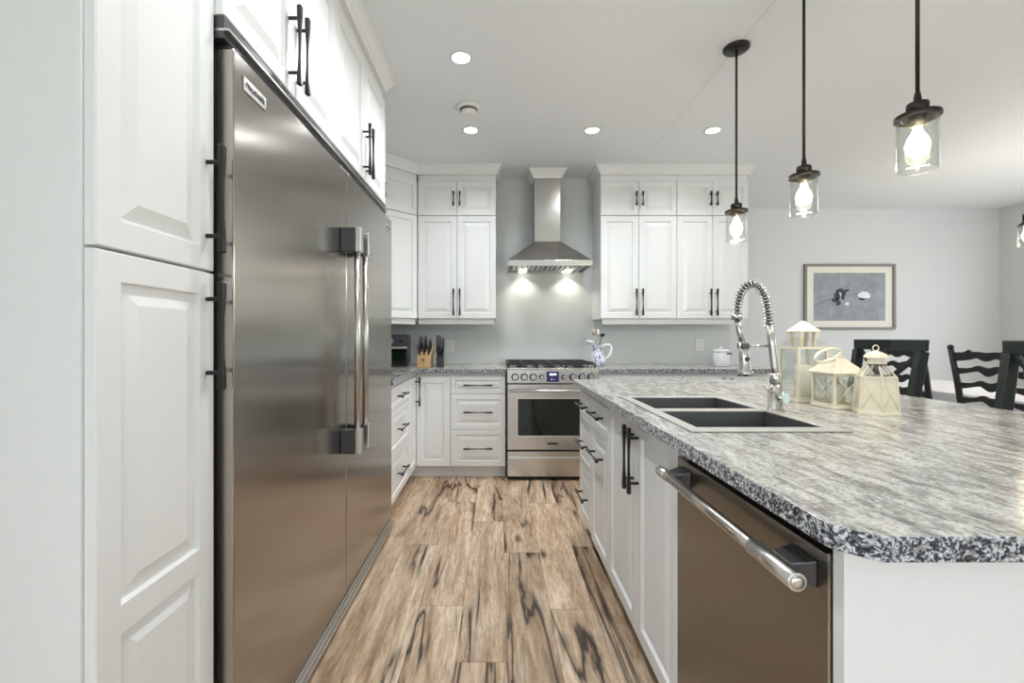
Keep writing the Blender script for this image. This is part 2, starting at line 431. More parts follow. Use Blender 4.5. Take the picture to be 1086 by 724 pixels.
# ------------------------------------------------------------ refrigerator pair
XFR = -.65
def cold(name, label, Y0, Y1, hs, badge_at, group):
    t = thing(name, label, 'refrigerator', (XFR, Y0, 0), pi/2, group)
    w_ = Y1-Y0; D = XFR-XL-.01
    MB().box(.003, w_-.003, .080, D, .03, 1.875).build('body', darkgrey, t, bevel=.002)
    d = MB().box(.003, w_-.003, 0, .078, .078, 1.893).build('door', st_fridge, t, bevel=.004, seg=3)
    hx = w_-.058 if hs == 'r' else .058
    hd = MB(); hd.lathe([(.0135, .72), (.0135, 1.61)], (hx, -.066, 0), 16)
    ho = hd.build('handle', chrome, d, bevel=0)
    for z0 in (.693, 1.535):
        MB().box(hx-.02, hx+.02, -.062, -.001, z0, z0+.10).build('handle_bracket', darkgrey, d, bevel=.003)
        MB().box(hx-.021, hx+.021, -.086, -.062, z0-.002, z0+.102).build('handle_cap', silver, d, bevel=.004)
    # grille
    g = MB()
    for i in range(3): g.box(.003, w_-.003, -.004-.006*i, .045, .058-.017*i, .071-.017*i)
    g.box(.003, w_-.003, .006, .045, .012, .075)
    g.build('toe_grille', silver, t, bevel=.001)
    MB().box(.003, w_-.003, .02, .06, 0, .012).build('floor_shade_strip', gap, t)  # black strip painting the shadow between grille and floor
    b0 = badge_at
    bd = MB().box(b0, b0+.112, -.0035, 0, 1.812, 1.848).build('badge', silver, t, bevel=.001)
    lettering('lettering', 'FRIGIDAIRE', .0185, darkgrey, bd, (b0+.056, -.004, 1.8295), (pi/2, 0, 0))
    MB().box(.01, .05, .005, .05, 1.894, 1.905).build('hinge_cover', darkgrey, t, bevel=.002)
    return t
cold('refrigerator', 'stainless steel refrigerator column nearest the pantry with full height door', 1.114, 1.954, 'r', .043, 'twin stainless refrigerator columns')
cold('refrigerator', 'stainless steel freezer column beside the drawer base cabinet, farther of the pair', 1.954, 2.797, 'l', .843-.155, 'twin stainless refrigerator columns')
tr = MB().box(1.102, 2.70, 0, .05, 1.926, 1.932).box(1.102, 2.70, .012, .05, 1.932, 1.962).box(1.102, 2.70, .012, .05, 1.908, 1.926)
tr.mi = [0]*6+[1]*12
o = tr.build('trim_strip', [silver, darkgrey], None, bevel=.001)
o.data.transform(Matrix.Rotation(pi/2, 4, 'Z')); o.location = (-.653, 0, 0)
tag(o, 'thin stainless trim strip between the refrigerators and the cabinets above', 'trim')
tag(MB().box(XL+.003, -.70, 1.1, 1.112, 0, 1.928).build('gap_shade_panel', gap), 'dark strip for the shade between pantry and refrigerator', 'panel')  # black sheet standing in for the shaded gap

# cabinets above
Xo = -.665
def over(label, Y0, Ym, Y1):
    t = left_run('wall_cabinet', label, 'cabinet', Xo, Y0)
    D = Xo-XL-.004; a, b = Ym-Y0, Y1-Y0
    body(t, 0.0005, b-.0005, D, 1.963, 2.64)
    front(t, 'door', G, a-G, 1.966, 2.57, handle=('v', a-.03, 2.11, .256))
    front(t, 'door', a+G, b-G, 1.966, 2.57, handle=('v', a+.03, 2.11, .256))
over('white wall cabinet above the near refrigerator with two tall black pulls', 1.10, 1.475, 1.87)
over('white wall cabinet above the far refrigerator ending at the open corner', 1.87, 2.275, 2.70)

# ------------------------------------------------------------ base cabinets
def drawers(t, x0, x1, hl=.24):
    m = (x0+x1)/2
    front(t, 'drawer', x0+G, x1-G, .706, .85, st=.032, handle=('h', m, .780, hl))
    front(t, 'drawer', x0+G, x1-G, .412, .702, st=.042, handle=('h', m, .557, hl))
    front(t, 'drawer', x0+G, x1-G, .105, .408, st=.042, handle=('h', m, .257, hl))
def toe(t, x0, x1, d, y0=.075): MB().box(x0, x1, y0, d, 0, .102).build('toe_kick', paint, t)
BD = .63
t = left_run('base_cabinet', 'white three drawer base cabinet directly beyond the refrigerators', 'cabinet', -.67, 2.83)
body(t, .0, .619, BD, .103, .874); drawers(t, .0, .62); toe(t, 0, .619, BD)
# corner unit (L shaped carcass)
t = thing('corner_base_cabinet', 'white corner base cabinet with two doors meeting at an inner corner', 'cabinet', (-.67, 3.76, 0))
Lp = [(-.021-.001, -.309), (-.021, .021), (.284, .021), (.284, .655), (-.635, .655), (-.635, -.309)]
MB().prism(Lp, .103, .874).build('body', paint, t)
Lt = [(-.075, -.309), (-.075, .075), (.284, .075), (.284, .655), (-.635, .655), (-.635, -.309)]
MB().prism(Lt, 0, .102).build('toe_kick', paint, t)
front(t, 'door', .002, .284-G, .105, .85)
k = MB()
dl = front(t, 'door', .0+G, .31-.003, .105, .85, handle=('v', .265, .728, .24))
def turn_mesh(o, M):
    o.data.transform(M)
    for c in o.children: c.data.transform(M)
turn_mesh(dl, Matrix.Translation((0, -.31, 0)) @ Matrix.Rotation(pi/2, 4, 'Z'))
t = thing('base_cabinet', 'white three drawer base cabinet directly left of the range', 'cabinet', (-.385, 3.76, 0))
body(t, .0005, .457, .655, .103, .874); drawers(t, 0, .4575); toe(t, 0, .457, .655)
t = thing('base_cabinet', 'white base cabinet right of the range mostly hidden by the island', 'cabinet', (.842, 3.76, 0))
body(t, 0, .7, .655, .103, .874); drawers(t, 0, .7); toe(t, 0, .7, .655)
t = thing('base_cabinet', 'white two door base cabinet under the white canister', 'cabinet', (1.543, 3.76, 0))
body(t, 0, .715, .655, .103, .874); toe(t, 0, .715, .655)
front(t, 'door', G, .357-G, .105, .85, handle=('v', .325, .72, .24)); front(t, 'door', .357+G, .714, .105, .85, handle=('v', .39, .72, .24))

# counter tops
def ctop(name, label, pts, holes=(), z0=.878, z1=.915, bev=.004):
    o = MB().prism(pts, z0, z1, holes, 0, 1).build(name, [top_m, edge_m], bevel=bev, seg=3)
    return tag(o, label, 'countertop')
ctop('countertop', 'grey granite-look counter in the left corner carrying the knife blocks', [(-.643, 2.803), (-.643, 3.735), (.078, 3.735), (.078, YB-.003), (XL+.003, YB-.003), (XL+.003, 2.803)])
ctop('countertop', 'grey granite-look counter right of the range carrying pitcher and canister', [(.837, 3.735), (2.275, 3.735), (2.275, YB-.003), (.837, YB-.003)])

# ------------------------------------------------------------ wall cabinets, back run
def wallcab(label, x0, x1, yf, rz=0, wdt=None, loc=None, ra=.02, rb=.02, depth=None):
    w_ = wdt or x1-x0
    t = thing('wall_cabinet', label, 'cabinet', loc or (x0, yf, 0), rz)
    D = depth or YB-yf-.003; m = w_/2
    body(t, .0005, w_-.0005, D, 1.342, 2.64)
    for a, b, hx in ((0, m, m-.028), (m, w_, m+.028)):
        front(t, 'door', a+G, b-G, 2.272, 2.575, st=.045, handle=('v', hx, 2.415, .128))
        front(t, 'door', a+G, b-G, 1.345, 2.266, st=.05, handle=('v', hx, 1.49, .24))
    MB().box(ra, w_-rb, .03, .05, 1.293, 1.3415).build('light_rail', paint, t, bevel=.003)
    return t
YU = 4.07
wallcab('white wall cabinet left of the hood with four doors', -.712, -.008, YU, ra=.0)
wallcab('white wall cabinet directly right of the hood', .933, 1.6185, YU, rb=.0)
wallcab('white wall cabinet at the right end behind the nearest-to-wall pendant', 1.619, 2.262, YU, ra=.0)
# diagonal corner wall cabinet
c0 = Vector((-.985, 3.80)); c1 = Vector((-.713, 4.072)); wd = (c1-c0).length
t = thing('corner_wall_cabinet', 'white diagonal corner wall cabinet between refrigerators and back wall', 'cabinet', (c0.x, c0.y, 0), pi/4)
Mi = Matrix.Rotation(-pi/4, 4, 'Z') @ Matrix.Translation((-c0.x, -c0.y, 0))
nrm = Vector((-.0145, .0145))
pl = [(c0+nrm), (c1+nrm), Vector((-.714, YB-.003)), Vector((XL+.003, YB-.003)), Vector((XL+.003, 3.802))]
pl = [(Mi @ Vector((q.x, q.y, 0))) for q in pl]
MB().prism([(q.x, q.y) for q in pl], 1.342, 2.64).build('body', paint, t)
front(t, 'door', .003, wd-.004, 2.272, 2.575, st=.045, handle=('v', .03, 2.415, .128))
front(t, 'door', .003, wd-.004, 1.345, 2.266, st=.05, handle=('v', .03, 1.49, .24))
MB().box(.0, wd, .035, .052, 1.293, 1.3415).build('light_rail', paint, t)
# left wall cabinet hidden behind the refrigerator column
wallcab('white wall cabinet on the left wall in the corner behind the refrigerators', 0, 0, 0, pi/2, 1.09, (-.978, 2.705, 0), depth=.328)

# crown moulding swept along paths
def sweep(path, prof, closed=False):
    pts = [Vector(p) for p in path]; loops = []
    for i, p in enumerate(pts):
        d0 = (p-pts[i-1]).normalized() if i > 0 else None
        d1 = (pts[i+1]-p).normalized() if i < len(pts)-1 else None
        if d0 is None: d0 = d1
        if d1 is None: d1 = d0
        n0 = Vector((d0.y, -d0.x)); n1 = Vector((d1.y, -d1.x))
        m = (n0+n1); m = m/m.length; k = 1/max(.3, m.dot(n0))
        loops.append([(p.x+m.x*k*o_, p.y+m.y*k*o_, z) for o_, z in prof])
    return MB().loft(loops)
crown = [(-.03, 2.641), (-.001, 2.636), (.006, 2.636), (.010, 2.645), (.010, 2.655), (.016, 2.662), (.032, 2.690), (.044, 2.702), (.050, 2.704), (.050, 2.7195), (-.03, 2.7195)]
struct('trim_1', sweep([(-.665, .767), (-.665, 2.70), (-.975, 2.70), (-.975, 3.80), (-.713, 4.062), (-.008, 4.067), (-.008, YB-.003)], crown), trimw, 'white crown moulding along the left and back cabinets')
struct('trim_2', sweep([(.933, YB-.003), (.933, 4.067), (2.262, 4.067), (2.262, YB-.003)], crown), trimw, 'white crown moulding over the cabinets right of the hood')

# ------------------------------------------------------------ hood
HC = .466
t = thing('range_hood', 'stainless chimney range hood above the stove', 'range hood', (HC, YB-.002, 0))
hw = .37; hy = -.47
rim = MB(); rim.box(-hw, hw, hy, hy+.012, 1.80, 1.85).box(-hw, -hw+.012, hy+.012, 0, 1.80, 1.85).box(hw-.012, hw, hy+.012, 0, 1.80, 1.85).box(-hw+.012, hw-.012, -.012, 0, 1.80, 1.85)
rim.build('rim', st_range, t, bevel=.0015)
cw = .122; cy = -.25
MB().loft([[(-hw, hy, 1.85), (hw, hy, 1.85), (hw, 0, 1.85), (-hw, 0, 1.85)], [(-hw+.015, hy+.015, 1.862), (hw-.015, hy+.015, 1.862), (hw-.015, 0, 1.862), (-hw+.015, 0, 1.862)],
    [(-cw, cy, 2.057), (cw, cy, 2.057), (cw, 0, 2.057), (-cw, 0, 2.057)]]).build('canopy', st_hood, t, bevel=.001)
MB().box(-cw+.003, cw-.003, cy+.003, -.001, 2.0575, 2.635).build('chimney', steel('chimney stainless', (.58, .565, .54), .22, (900, 900, 3)), t, bevel=.002)
und = MB().box(-hw+.013, hw-.013, hy+.013, -.013, 1.822, 1.835); und.build('underside_panel', darkgrey, t)
bf = MB()
for i in range(15):
    xx = -.308+i*.044
    if abs(xx) > .31: continue
    bf.bar((xx, hy+.05, 1.815), (xx, -.12, 1.815), .024, .008)
bf.build('baffle_filter', silver, t)
for sx_ in (-.215, .215):
    MB().lathe([(.034, 1.806), (.034, 1.82)], (sx_, -.075, 0), 20).build('hood_lamp', hood_on, t)
    l = bpy.data.lights.new('hood_spot', 'SPOT'); l.energy = HOOD_POWER; l.color = (1, .93, .78); l.spot_size = radians(120); l.spot_blend = .6; l.shadow_soft_size = .03
    lo = bpy.data.objects.new('hood_spot', l); COL.objects.link(lo); lo.parent = t; lo.location = (sx_, -.075, 1.80)
cp = [(-cw, 0), (-cw, cy), (cw, cy), (cw, 0)]
q = sweep([(a, b) for a, b in cp], [(-.004, 2.636), (.008, 2.636), (.012, 2.66), (.04, 2.70), (.048, 2.703), (.048, 2.7195), (-.004, 2.7195)])
q.v = [Vector((v.x, min(v.y, 0), v.z)) for v in q.v]
MB.build(q, 'crown', trimw, t)

# ------------------------------------------------------------ range
RX0, RX1, RY = .083, .833, 3.70
t = thing('range', 'stainless gas range with double row of knobs and black oven window', 'stove', (RX0, RY, 0))
RW = RX1-RX0; RDp = YB-RY-.01
MB().box(0.001, RW-.001, .05, RDp, .03, .90).build('body', darkgrey, t)
MB().box(.004, RW-.004, .06, RDp, 0.0, .03).build('toe_base', gap, t)
MB().box(.0, RW, .035, RDp, .901, .921).build('cooktop', st_range, t, bevel=.003)
cp_ = MB().loft([[(0, 0, .80), (0, 0, .908), (0, .05, .918), (0, .05, .80)], [(RW, 0, .80), (RW, 0, .908), (RW, .05, .918), (RW, .05, .80)]]).build('control_panel', st_range, t, bevel=.003)
kx = [.065, .14, .213, .282, .465, .537, .612, .685]
for i, x in enumerate(kx):
    r = .019 if i in (3, 4) else .027
    MB().lathe([(r*1.12, -.001), (r*1.12, -.005), (r*.98, -.006), (r*.9, -.03), (r*.75, -.034)], (x, 0, .852), 22, axis='y').build('knob', darkgrey, t)
    MB().lathe([(r*.78, -.0341), (r*.74, -.0375)], (x, 0, .852), 22, axis='y').build('knob_face', st_range, t)
MB().box(.323, .424, -.003, 0, .812, .897).build('display', disp, t, bevel=.001)
sm_ = t.children[-1] if False else [c for c in COL.objects if c.name.startswith('display')][0]
lettering('digits', '10:04', .028, disp_t, sm_, (.373, -.0036, .872), (pi/2, 0, 0))
lettering('digits', '+  -', .02, disp_t, sm_, (.373, -.0036, .832), (pi/2, 0, 0))
d = MB()
d.box(0.003, RW-.003, .006, .048, .255, .79).build('oven_door', st_range, t, bevel=.004)
od = [c for c in COL.objects if c.name.startswith('oven_door')][0]
fr = MB(); a0, a1, b0, b1 = .088, RW-.088, .372, .672
for (x0, x1, z0, z1) in ((a0-.008, a1+.008, b0-.012, b0), (a0-.008, a1+.008, b1, b1+.008), (a0-.008, a0, b0, b1), (a1, a1+.008, b0, b1)): fr.box(x0, x1, -.001, .006, z0, z1)
fr.build('window_trim', silver, od)
MB().box(a0, a1, .0, .0055, b0, b1).build('oven_window', blackgloss, od)
def bar_handle(parent, z, x0, x1, r=.0125):
    MB().lathe([(r, x0), (r, x1)], (0, -.045, z), 14, axis='x').build('handle', silver, parent)
    for x in (x0+.02, x1-.02): MB().box(x-.012, x+.012, -.043, .005, z-.011, z+.011).build('handle_bracket', st_range, parent, bevel=.002)
bar_handle(od, .742, .02, RW-.02)
MB().box(RW/2-.045, RW/2+.045, .003, .0058, .297, .313).build('badge', blackpl, od)
bdg = [c for c in od.children if c.name.startswith('badge')][0]
MB().box(.003, RW-.003, .006, .048, .035, .240).build('storage_drawer', st_range, t, bevel=.004)
sd = [c for c in COL.objects if c.name.startswith('storage_drawer')][0]
MB().box(.01, RW-.01, -.012, .0055, .182, .196).build('handle', silver, sd, bevel=.003)
for gi in range(3):
    gx0 = .015+gi*.242; gx1 = gx0+.236; g = MB(); zt = .962
    gy0, gy1 = .075, RDp-.05
    for a, b in (((gx0, gy0), (gx1, gy0)), ((gx0, gy1), (gx1, gy1)), ((gx0, gy0), (gx0, gy1)), ((gx1, gy0), (gx1, gy1)), ((gx0, (gy0+gy1)/2), (gx1, (gy0+gy1)/2)), (((gx0+gx1)/2, gy0), ((gx0+gx1)/2, gy1))):
        g.bar((*a, zt-.008), (*b, zt-.008), .011, .014)
    for yy in (gy0+.12, gy1-.12): g.bar((gx0, yy, zt-.006), (gx1, yy, zt-.006), .009, .012)
    for x in (gx0, gx1):
        for y in (gy0, gy1, (gy0+gy1)/2): g.bar((x, y, .9215), (x, y, zt-.004), .012, .012, up=(0, 1, 0))
    g.build('grate', black, t)
    for yy in (gy0+.12, gy1-.12):
        MB().lathe([(.05, .9215), (.05, .932), (.032, .934), (.032, .944), (.028, .947)], ((gx0+gx1)/2, yy, 0), 20).build('burner', black, t)
MB().box(.0, RW, RDp-.03, RDp, .9215, .955).build('rear_trim', st_range, t, bevel=.002)

# ------------------------------------------------------------ island
XI = .512; IY0, IY1 = .667, 2.80; XB = 1.42
def isl(name, label, Yn, Yf):  # local x: far -> near; front faces -X
    return thing(name, label, 'cabinet', (XI, Yf, 0), -pi/2), Yf-Yn
ID = XB-XI
t, w_ = isl('base_cabinet', 'white three drawer island cabinet at the far end facing the range', 2.462, IY1)
body(t, 0, w_, ID, .08, .874); drawers(t, 0, w_, .22); MB().box(0, w_, .055, ID, 0, .079).build('toe_kick', gap, t)
t, w_ = isl('base_cabinet', 'white island cabinet with one drawer over a tall pull-out front', 2.082, 2.461)
body(t, 0, w_, ID, .08, .874); MB().box(0, w_, .055, ID, 0, .079).build('toe_kick', gap, t)
front(t, 'drawer', G, w_-G, .706, .85, st=.032, handle=('h', w_/2, .785, .24))
front(t, 'door', G, w_-G, .085, .702, st=.05, handle=('h', w_/2, .585, .24))
t, w_ = isl('sink_base_cabinet', 'white two door island cabinet under the sink with paired tall pulls', 1.290, 2.081)
# hollow carcass for the sink
cb = MB().box(0, w_, .021, .042, .08, .66).box(0, .018, .042, ID, .08, .874).box(w_-.018, w_, .042, ID, .08, .874).box(.018, w_-.018, .042, ID, .08, .098).box(.018, w_-.018, ID-.018, ID, .098, .874).box(0.018, w_-.018, .021, .04, .66, .874)
cb.build('body', paint, t); MB().box(0, w_, .055, ID, 0, .079).build('toe_kick', gap, t)
front(t, 'door', G, .415-G, .085, .868, handle=('v', .385, .732, .24)); front(t, 'door', .415+G, w_-G, .085, .868, handle=('v', .445, .732, .24))
# dishwasher
t = thing('dishwasher', 'stainless dishwasher with round bar handle in the island', 'dishwasher', (XI, 1.288, 0), -pi/2)
DWW = 1.288-.692
MB().box(.004, DWW-.004, .03, ID-.02, .03, .868).build('body', gap, t)
MB().box(.004, DWW-.004, .06, ID-.02, 0, .029).build('toe_base', gap, t)
dd = MB().box(.002, DWW-.006, 0, .029, .075, .842).build('door', st_dw, t, bevel=.003)
MB().box(DWW-.0055, DWW-.001, -.002, .029, .075, .846).build('edge_trim', silver, t)
hz, hy_ = .800, -.047
MB().lathe([(.0125, .012), (.0125, DWW-.012)], (0, hy_, hz), 24, axis='x').build('handle', chrome, dd)
ho = [c for c in dd.children][0]
for x0, x1 in ((.002, .05), (DWW-.13, DWW-.008)):
    MB().lathe([(.0135, x0-.0005), (.0152, x0), (.0152, x1), (.0135, x1+.0005)], (0, hy_, hz), 24, axis='x').build('handle_sleeve', silver, ho)
MB().lathe([(.0105, DWW-.0075), (.0105, DWW-.006), (.003, DWW-.0055)], (0, hy_, hz), 24, axis='x').build('handle_end_cap', silver, ho)
for x in (.05, DWW-.075):
    MB().loft([[(x-.02, -.0005, hz-.022), (x+.045, -.0005, hz-.022), (x+.045, -.0005, hz+.022), (x-.02, -.0005, hz+.022)],
        [(x-.02, hy_+.012, hz-.010), (x+.03, hy_+.012, hz-.010), (x+.03, hy_+.012, hz+.010), (x-.02, hy_+.012, hz+.010)]]).build('handle_bracket', darkgrey, dd, bevel=.002)
# end panel and back panel
tag(MB().box(XI, 1.62, .667, .690, 0, .877).build('end_panel', plain('end panel paint', (.80, .80, .80), .35, var=.006), bevel=.001), 'flat white end panel of the island facing the camera', 'panel')
tag(MB().box(XB+.001, XB+.02, .691, IY1, 0, .877).build('back_panel', paint), 'white back panel of the island on the stool side', 'panel')
# island counter
ix0, ix1, iy0, iy1 = .470, 1.85, .600, 2.825
SH = [(.552, 1.268), (.97, 1.268), (.97, 1.975), (.552, 1.975)]
def rc(cx, cy, r, a0, a1, k=5): return [(cx+r*cos(radians(a0+(a1-a0)*i/k)), cy+r*sin(radians(a0+(a1-a0)*i/k))) for i in range(k+1)]
pts = [(ix0, .648), (ix0+.004, .637), (.508, .602), (.518, iy0)]+[(ix1-.04, iy0), (ix1, iy0+.04)]+rc(ix1-.04, iy1-.04, .04, 0, 90)+rc(ix0+.02, iy1-.02, .02, 90, 180)
ctop('island_countertop', 'large glossy grey streaked counter on the island', pts, [SH], .884-.004, .915, .0035)
# sink
t = thing('sink', 'dark double bowl sink set in the island counter', 'sink', (0, 0, 0))
B = [(.575, .943, 1.302, 1.592), (.575, .943, 1.643, 1.948)]
rect = lambda a, b, c, d: [(a, c), (b, c), (b, d), (a, d)]
MB().prism(rect(.538, .985, 1.252, 1.990), .9155, .9205, [rect(*q) for q in B]).build('rim', rimm, t, bevel=.0015)
for (a, b, c, d) in B:
    zt, zb = .9185, .715; k = .018; mb = MB()
    L0 = lambda g, z: [(a+g, c+g, z), (b-g, c+g, z), (b-g, d-g, z), (a+g, d-g, z)]
    mb.loft([L0(-.003, zt-.004), L0(0, zt-.004), L0(k, zb), L0(k+.02, zb-.004)], caps=False)
    mb.add(L0(k+.02, zb-.004), [(0, 1, 2, 3)])
    mb.loft([L0(-.003, zt-.004), L0(-.006, zb-.012)], caps=False); mb.add(L0(-.006, zb-.012), [(0, 1, 2, 3)])
    bo = mb.build('bowl', basin, t)
    MB().lathe([(.042, zb-.003), (.042, zb+.001), (.03, zb+.001), (.026, zb-.002)], ((a+b)/2, (c+d)/2, 0), 24).build('drain', chrome, bo)
# faucet
FX, FY = .985, 1.60
t = thing('faucet', 'tall brushed nickel spring faucet behind the island sink', 'faucet', (FX, FY, .915))
MB().lathe([(.030, .0002), (.030, .006), (.026, .010), (.0235, .012), (.0235, .085), (.021, .088), (.0135, .105)], (0, 0, 0), 24).build('base', chrome, t)
MB().tube([(0, 0, .10), (-.004, 0, .16), (-.012, 0, .23), (-.022, 0, .315)], .0125, 14).build('riser', chrome, t)
MB().lathe([(.018, .1), (.018, .135), (.0135, .137)], (-.001, 0, 0), 18).build('collar', silver, t)
arch = [(-.022, .305), (-.026, .35), (-.034, .395), (-.052, .432), (-.078, .452), (-.104, .444), (-.124, .415), (-.134, .375), (-.137, .335)]
def cr_path(P, k=14):
    out = []
    for i in range(len(P)-1):
        p0, p1, p2, p3 = P[max(i-1, 0)], P[i], P[i+1], P[min(i+2, len(P)-1)]
        for j in range(k):
            s = j/k
            out.append(tuple(.5*((2*p1[q])+(-p0[q]+p2[q])*s+(2*p0[q]-5*p1[q]+4*p2[q]-p3[q])*s*s+(-p0[q]+3*p1[q]-3*p2[q]+p3[q])*s**3) for q in (0, 1)))
    out.append(P[-1]); return out
ap = cr_path(arch)
MB().tube([(x, 0, z) for x, z in ap], .0075, 10).build('hose', darkgrey, t)
cum = [0]
for i in range(1, len(ap)): cum.append(cum[-1]+math.dist(ap[i], ap[i-1]))
turns = 27; steps = turns*12; hp = []
import bisect
for i in range(steps+1):
    s = cum[-1]*i/steps; j = min(max(bisect.bisect_right(cum, s)-1, 0), len(ap)-2)
    f_ = (s-cum[j])/(cum[j+1]-cum[j]); x = ap[j][0]+(ap[j+1][0]-ap[j][0])*f_; z = ap[j][1]+(ap[j+1][1]-ap[j][1])*f_
    tx, tz = ap[j+1][0]-ap[j][0], ap[j+1][1]-ap[j][1]; ln = math.hypot(tx, tz); tx /= ln; tz /= ln
    a = 2*pi*turns*i/steps; R_ = .0138
    hp.append((x-tz*R_*cos(a), R_*sin(a), z+tx*R_*cos(a)))
MB().tube(hp, .0021, 6).build('spring', chrome, t)
MB().tube([(-.137, 0, .345), (-.137, 0, .325)], .018, 16).build('spring_collar', chrome, t)
MB().tube([(-.136, 0, .33), (-.127, 0, .28), (-.115, 0, .235)], .010, 12).build('lower_hose', chrome, t)
MB().tube([(-.115, 0, .245), (-.111, 0, .19), (-.108, 0, .148), (-.107, 0, .142), (-.106, 0, .128)], [.0155, .0165, .019, .025, .026], 20).build('spray_head', chrome, t)
MB().lathe([(.008, -.021), (.0075, -.0165)], (0, 0, 0), 14, axis='y').build('spray_button', blackpl, t, loc=(-.1105, 0, .187))
MB().box(-.128, -.100, -.018, .018, .222, .243).build('holder_clip', darkgrey, t, bevel=.004)
MB().tube([(-.115, 0, .233), (-.016, 0, .233)], .0042, 8).build('support_arm', chrome, t)
hb = MB().tube([(0, 0, .052), (.014, -.034, .052)], .019, 20).build('handle_body', chrome, t)
MB().tube([(.014, -.034, .052), (.0152, -.037, .052)], .0185, 20).build('handle_cap', mirror, t)
MB().tube([(.010, -.018, .055), (-.03, -.03, .075), (-.066, -.035, .093)], [.005, .004, .0035], 8).build('lever', chrome, t)

# ------------------------------------------------------------ pendants
def pendant(label, Y, PX=1.275):
    t = thing('pendant_lamp', label, 'pendant lamp', (PX, Y, CEIL), 0, 'glass cylinder pendants over the island')
    MB().lathe([(.066, -.0005), (.066, -.010), (.060, -.016), (.02, -.018)], seg=36).build('canopy', bronze, t)
    zd = 1.845-CEIL
    MB().lathe([(.0055, -.018), (.0055, zd+.075)], seg=12).build('rod', bronze, t)
    MB().lathe([(.007, zd+.075), (.010, zd+.055), (.010, zd+.045), (.026, zd+.042), (.0275, zd+.038), (.0275, zd+.008)], seg=28).build('socket_cap', bronze, t)
    MB().lathe([(.027, zd+.008), (.0545, zd+.0075), (.0565, zd+.004), (.0565, zd-.004), (.053, zd-.005), (.052, zd+.001), (.027, zd+.001)], seg=40).build('shade_holder', bronze, t)
    MB().lathe([(.021, zd+.001), (.021, zd-.028), (.017, zd-.032)], seg=20).build('socket', steel('socket_brass', (.5, .42, .3), .3, (50, 50, 50)), t)
    r = .050; zb = zd-.160
    MB().lathe([(r, zd+.0), (r, zb), (r-.004, zb-.002), (r-.004, zb), (r-.0035, zb+.006), (r-.0035, zd)], seg=40, caps=False).build('glass_shade', glass, t)
    MB().lathe([(.010, zd-.032), (.013, zd-.045), (.024, zd-.064), (.030, zd-.085), (.027, zd-.105), (.014, zd-.118), (.002, zd-.121)], seg=24).build('bulb', bulb_on, t)
    l = bpy.data.lights.new('bulb_light', 'POINT'); l.energy = BULB_POWER; l.color = (1, .93, .82); l.shadow_soft_size = .035
    lo = bpy.data.objects.new('bulb_light', l); COL.objects.link(lo); lo.parent = t; lo.location = (0, 0, zb-.03)
    return t
pendant('farthest glass pendant lamp, hanging in front of the white wall cabinets', 2.41)
pendant('middle glass pendant lamp, hanging above the faucet side of the island', 1.88)
pendant('nearest glass pendant lamp, largest and highest in view', 1.372)
# dining chandelier (only one shade in frame)
t = thing('chandelier', 'dining lamp with clear glass shades over the table, cut by the right edge', 'lamp', (4.355, 3.44, CEIL))
MB().lathe([(.08, -.0005), (.08, -.012), (.07, -.02)], seg=30).build('canopy', bronze, t)
MB().lathe([(.008, -.02), (.008, -.60)], seg=12).build('rod', bronze, t)
MB().bar((-.34, 0, -.60), (.34, 0, -.60), .018, .018).build('cross_bar', bronze, t)
for x in (-.33, 0, .33):
    a = MB().lathe([(.022, -.66), (.022, -.61)], (x, 0, 0), 20).build('socket_cap', bronze, t)
    MB().lathe([(.052, -.70), (.052, -.70), (.05, -.695), (.02, -.66)], (x, 0, 0), 30).build('shade_holder', bronze, t)
    MB().lathe([(.05, -.70), (.05, -.85), (.047, -.85), (.047, -.70)], (x, 0, 0), 32, caps=False).build('glass_shade', glass, t)
    MB().lathe([(.012, -.70), (.014, -.73), (.030, -.775), (.014, -.81), (.002, -.812)], (x, 0, 0), 20).build('bulb', bulb_on, t)
l = bpy.data.lights.new('bulb_light', 'POINT'); l.energy = BULB_POWER*3; l.color = (1, .84, .64); l.shadow_soft_size = .2
lo = bpy.data.objects.new('bulb_light', l); COL.objects.link(lo); lo.parent = t; lo.location = (0, 0, -.95)

# ------------------------------------------------------------ ceiling lights
def downlight(label, x, y):
    t = thing('recessed_light', label, 'ceiling light', (x, y, CEIL), 0, 'recessed ceiling lights')
    MB().lathe([(.062, -.0005), (.062, -.004), (.050, -.006), (.048, -.0005)], seg=32).build('trim_ring', trimw, t)
    MB().lathe([(.047, -.0012), (.047, -.0035)], seg=28).build('lens', lamp_on, t)
    l = bpy.data.lights.new('downlight', 'SPOT'); l.energy = DOWN_POWER; l.color = (.91, .965, 1); l.spot_size = radians(150); l.spot_blend = .8; l.shadow_soft_size = .05
    lo = bpy.data.objects.new('downlight', l); COL.objects.link(lo); lo.parent = t; lo.location = (0, 0, -.012)
downlight('recessed ceiling light nearest the camera, alone before the smoke detector', -.198, 2.497)
downlight('recessed ceiling light just beyond the smoke detector', -.196, 3.37)
downlight('recessed ceiling light centred before the right wall cabinets', .71, 3.375)
downlight('recessed ceiling light beside the farthest pendant rod', 1.61, 3.375)
downlight('unseen recessed ceiling light added over the aisle beside the refrigerators', -.198, 1.63)  # row continued out of view, added to brighten the aisle fronts
downlight('unseen recessed ceiling light added over the aisle above the camera', -.198, .76)  # next unseen lamp of that row, added for doors and floor
downlight('unseen recessed ceiling light added behind the camera', 2.6, -1.6)  # added unseen lamp, placed to keep its light off the pantry side
t = thing('smoke_detector', 'round white smoke detector with dark ring on the ceiling', 'smoke detector', (-.19, 3.04, CEIL))
MB().lathe([(.085, -.0005), (.085, -.010), (.075, -.016), (.055, -.018)], seg=36).build('base', plate, t)
MB().lathe([(.060, -.0185), (.056, -.026)], seg=32).build('dark_ring', darkgrey, t)
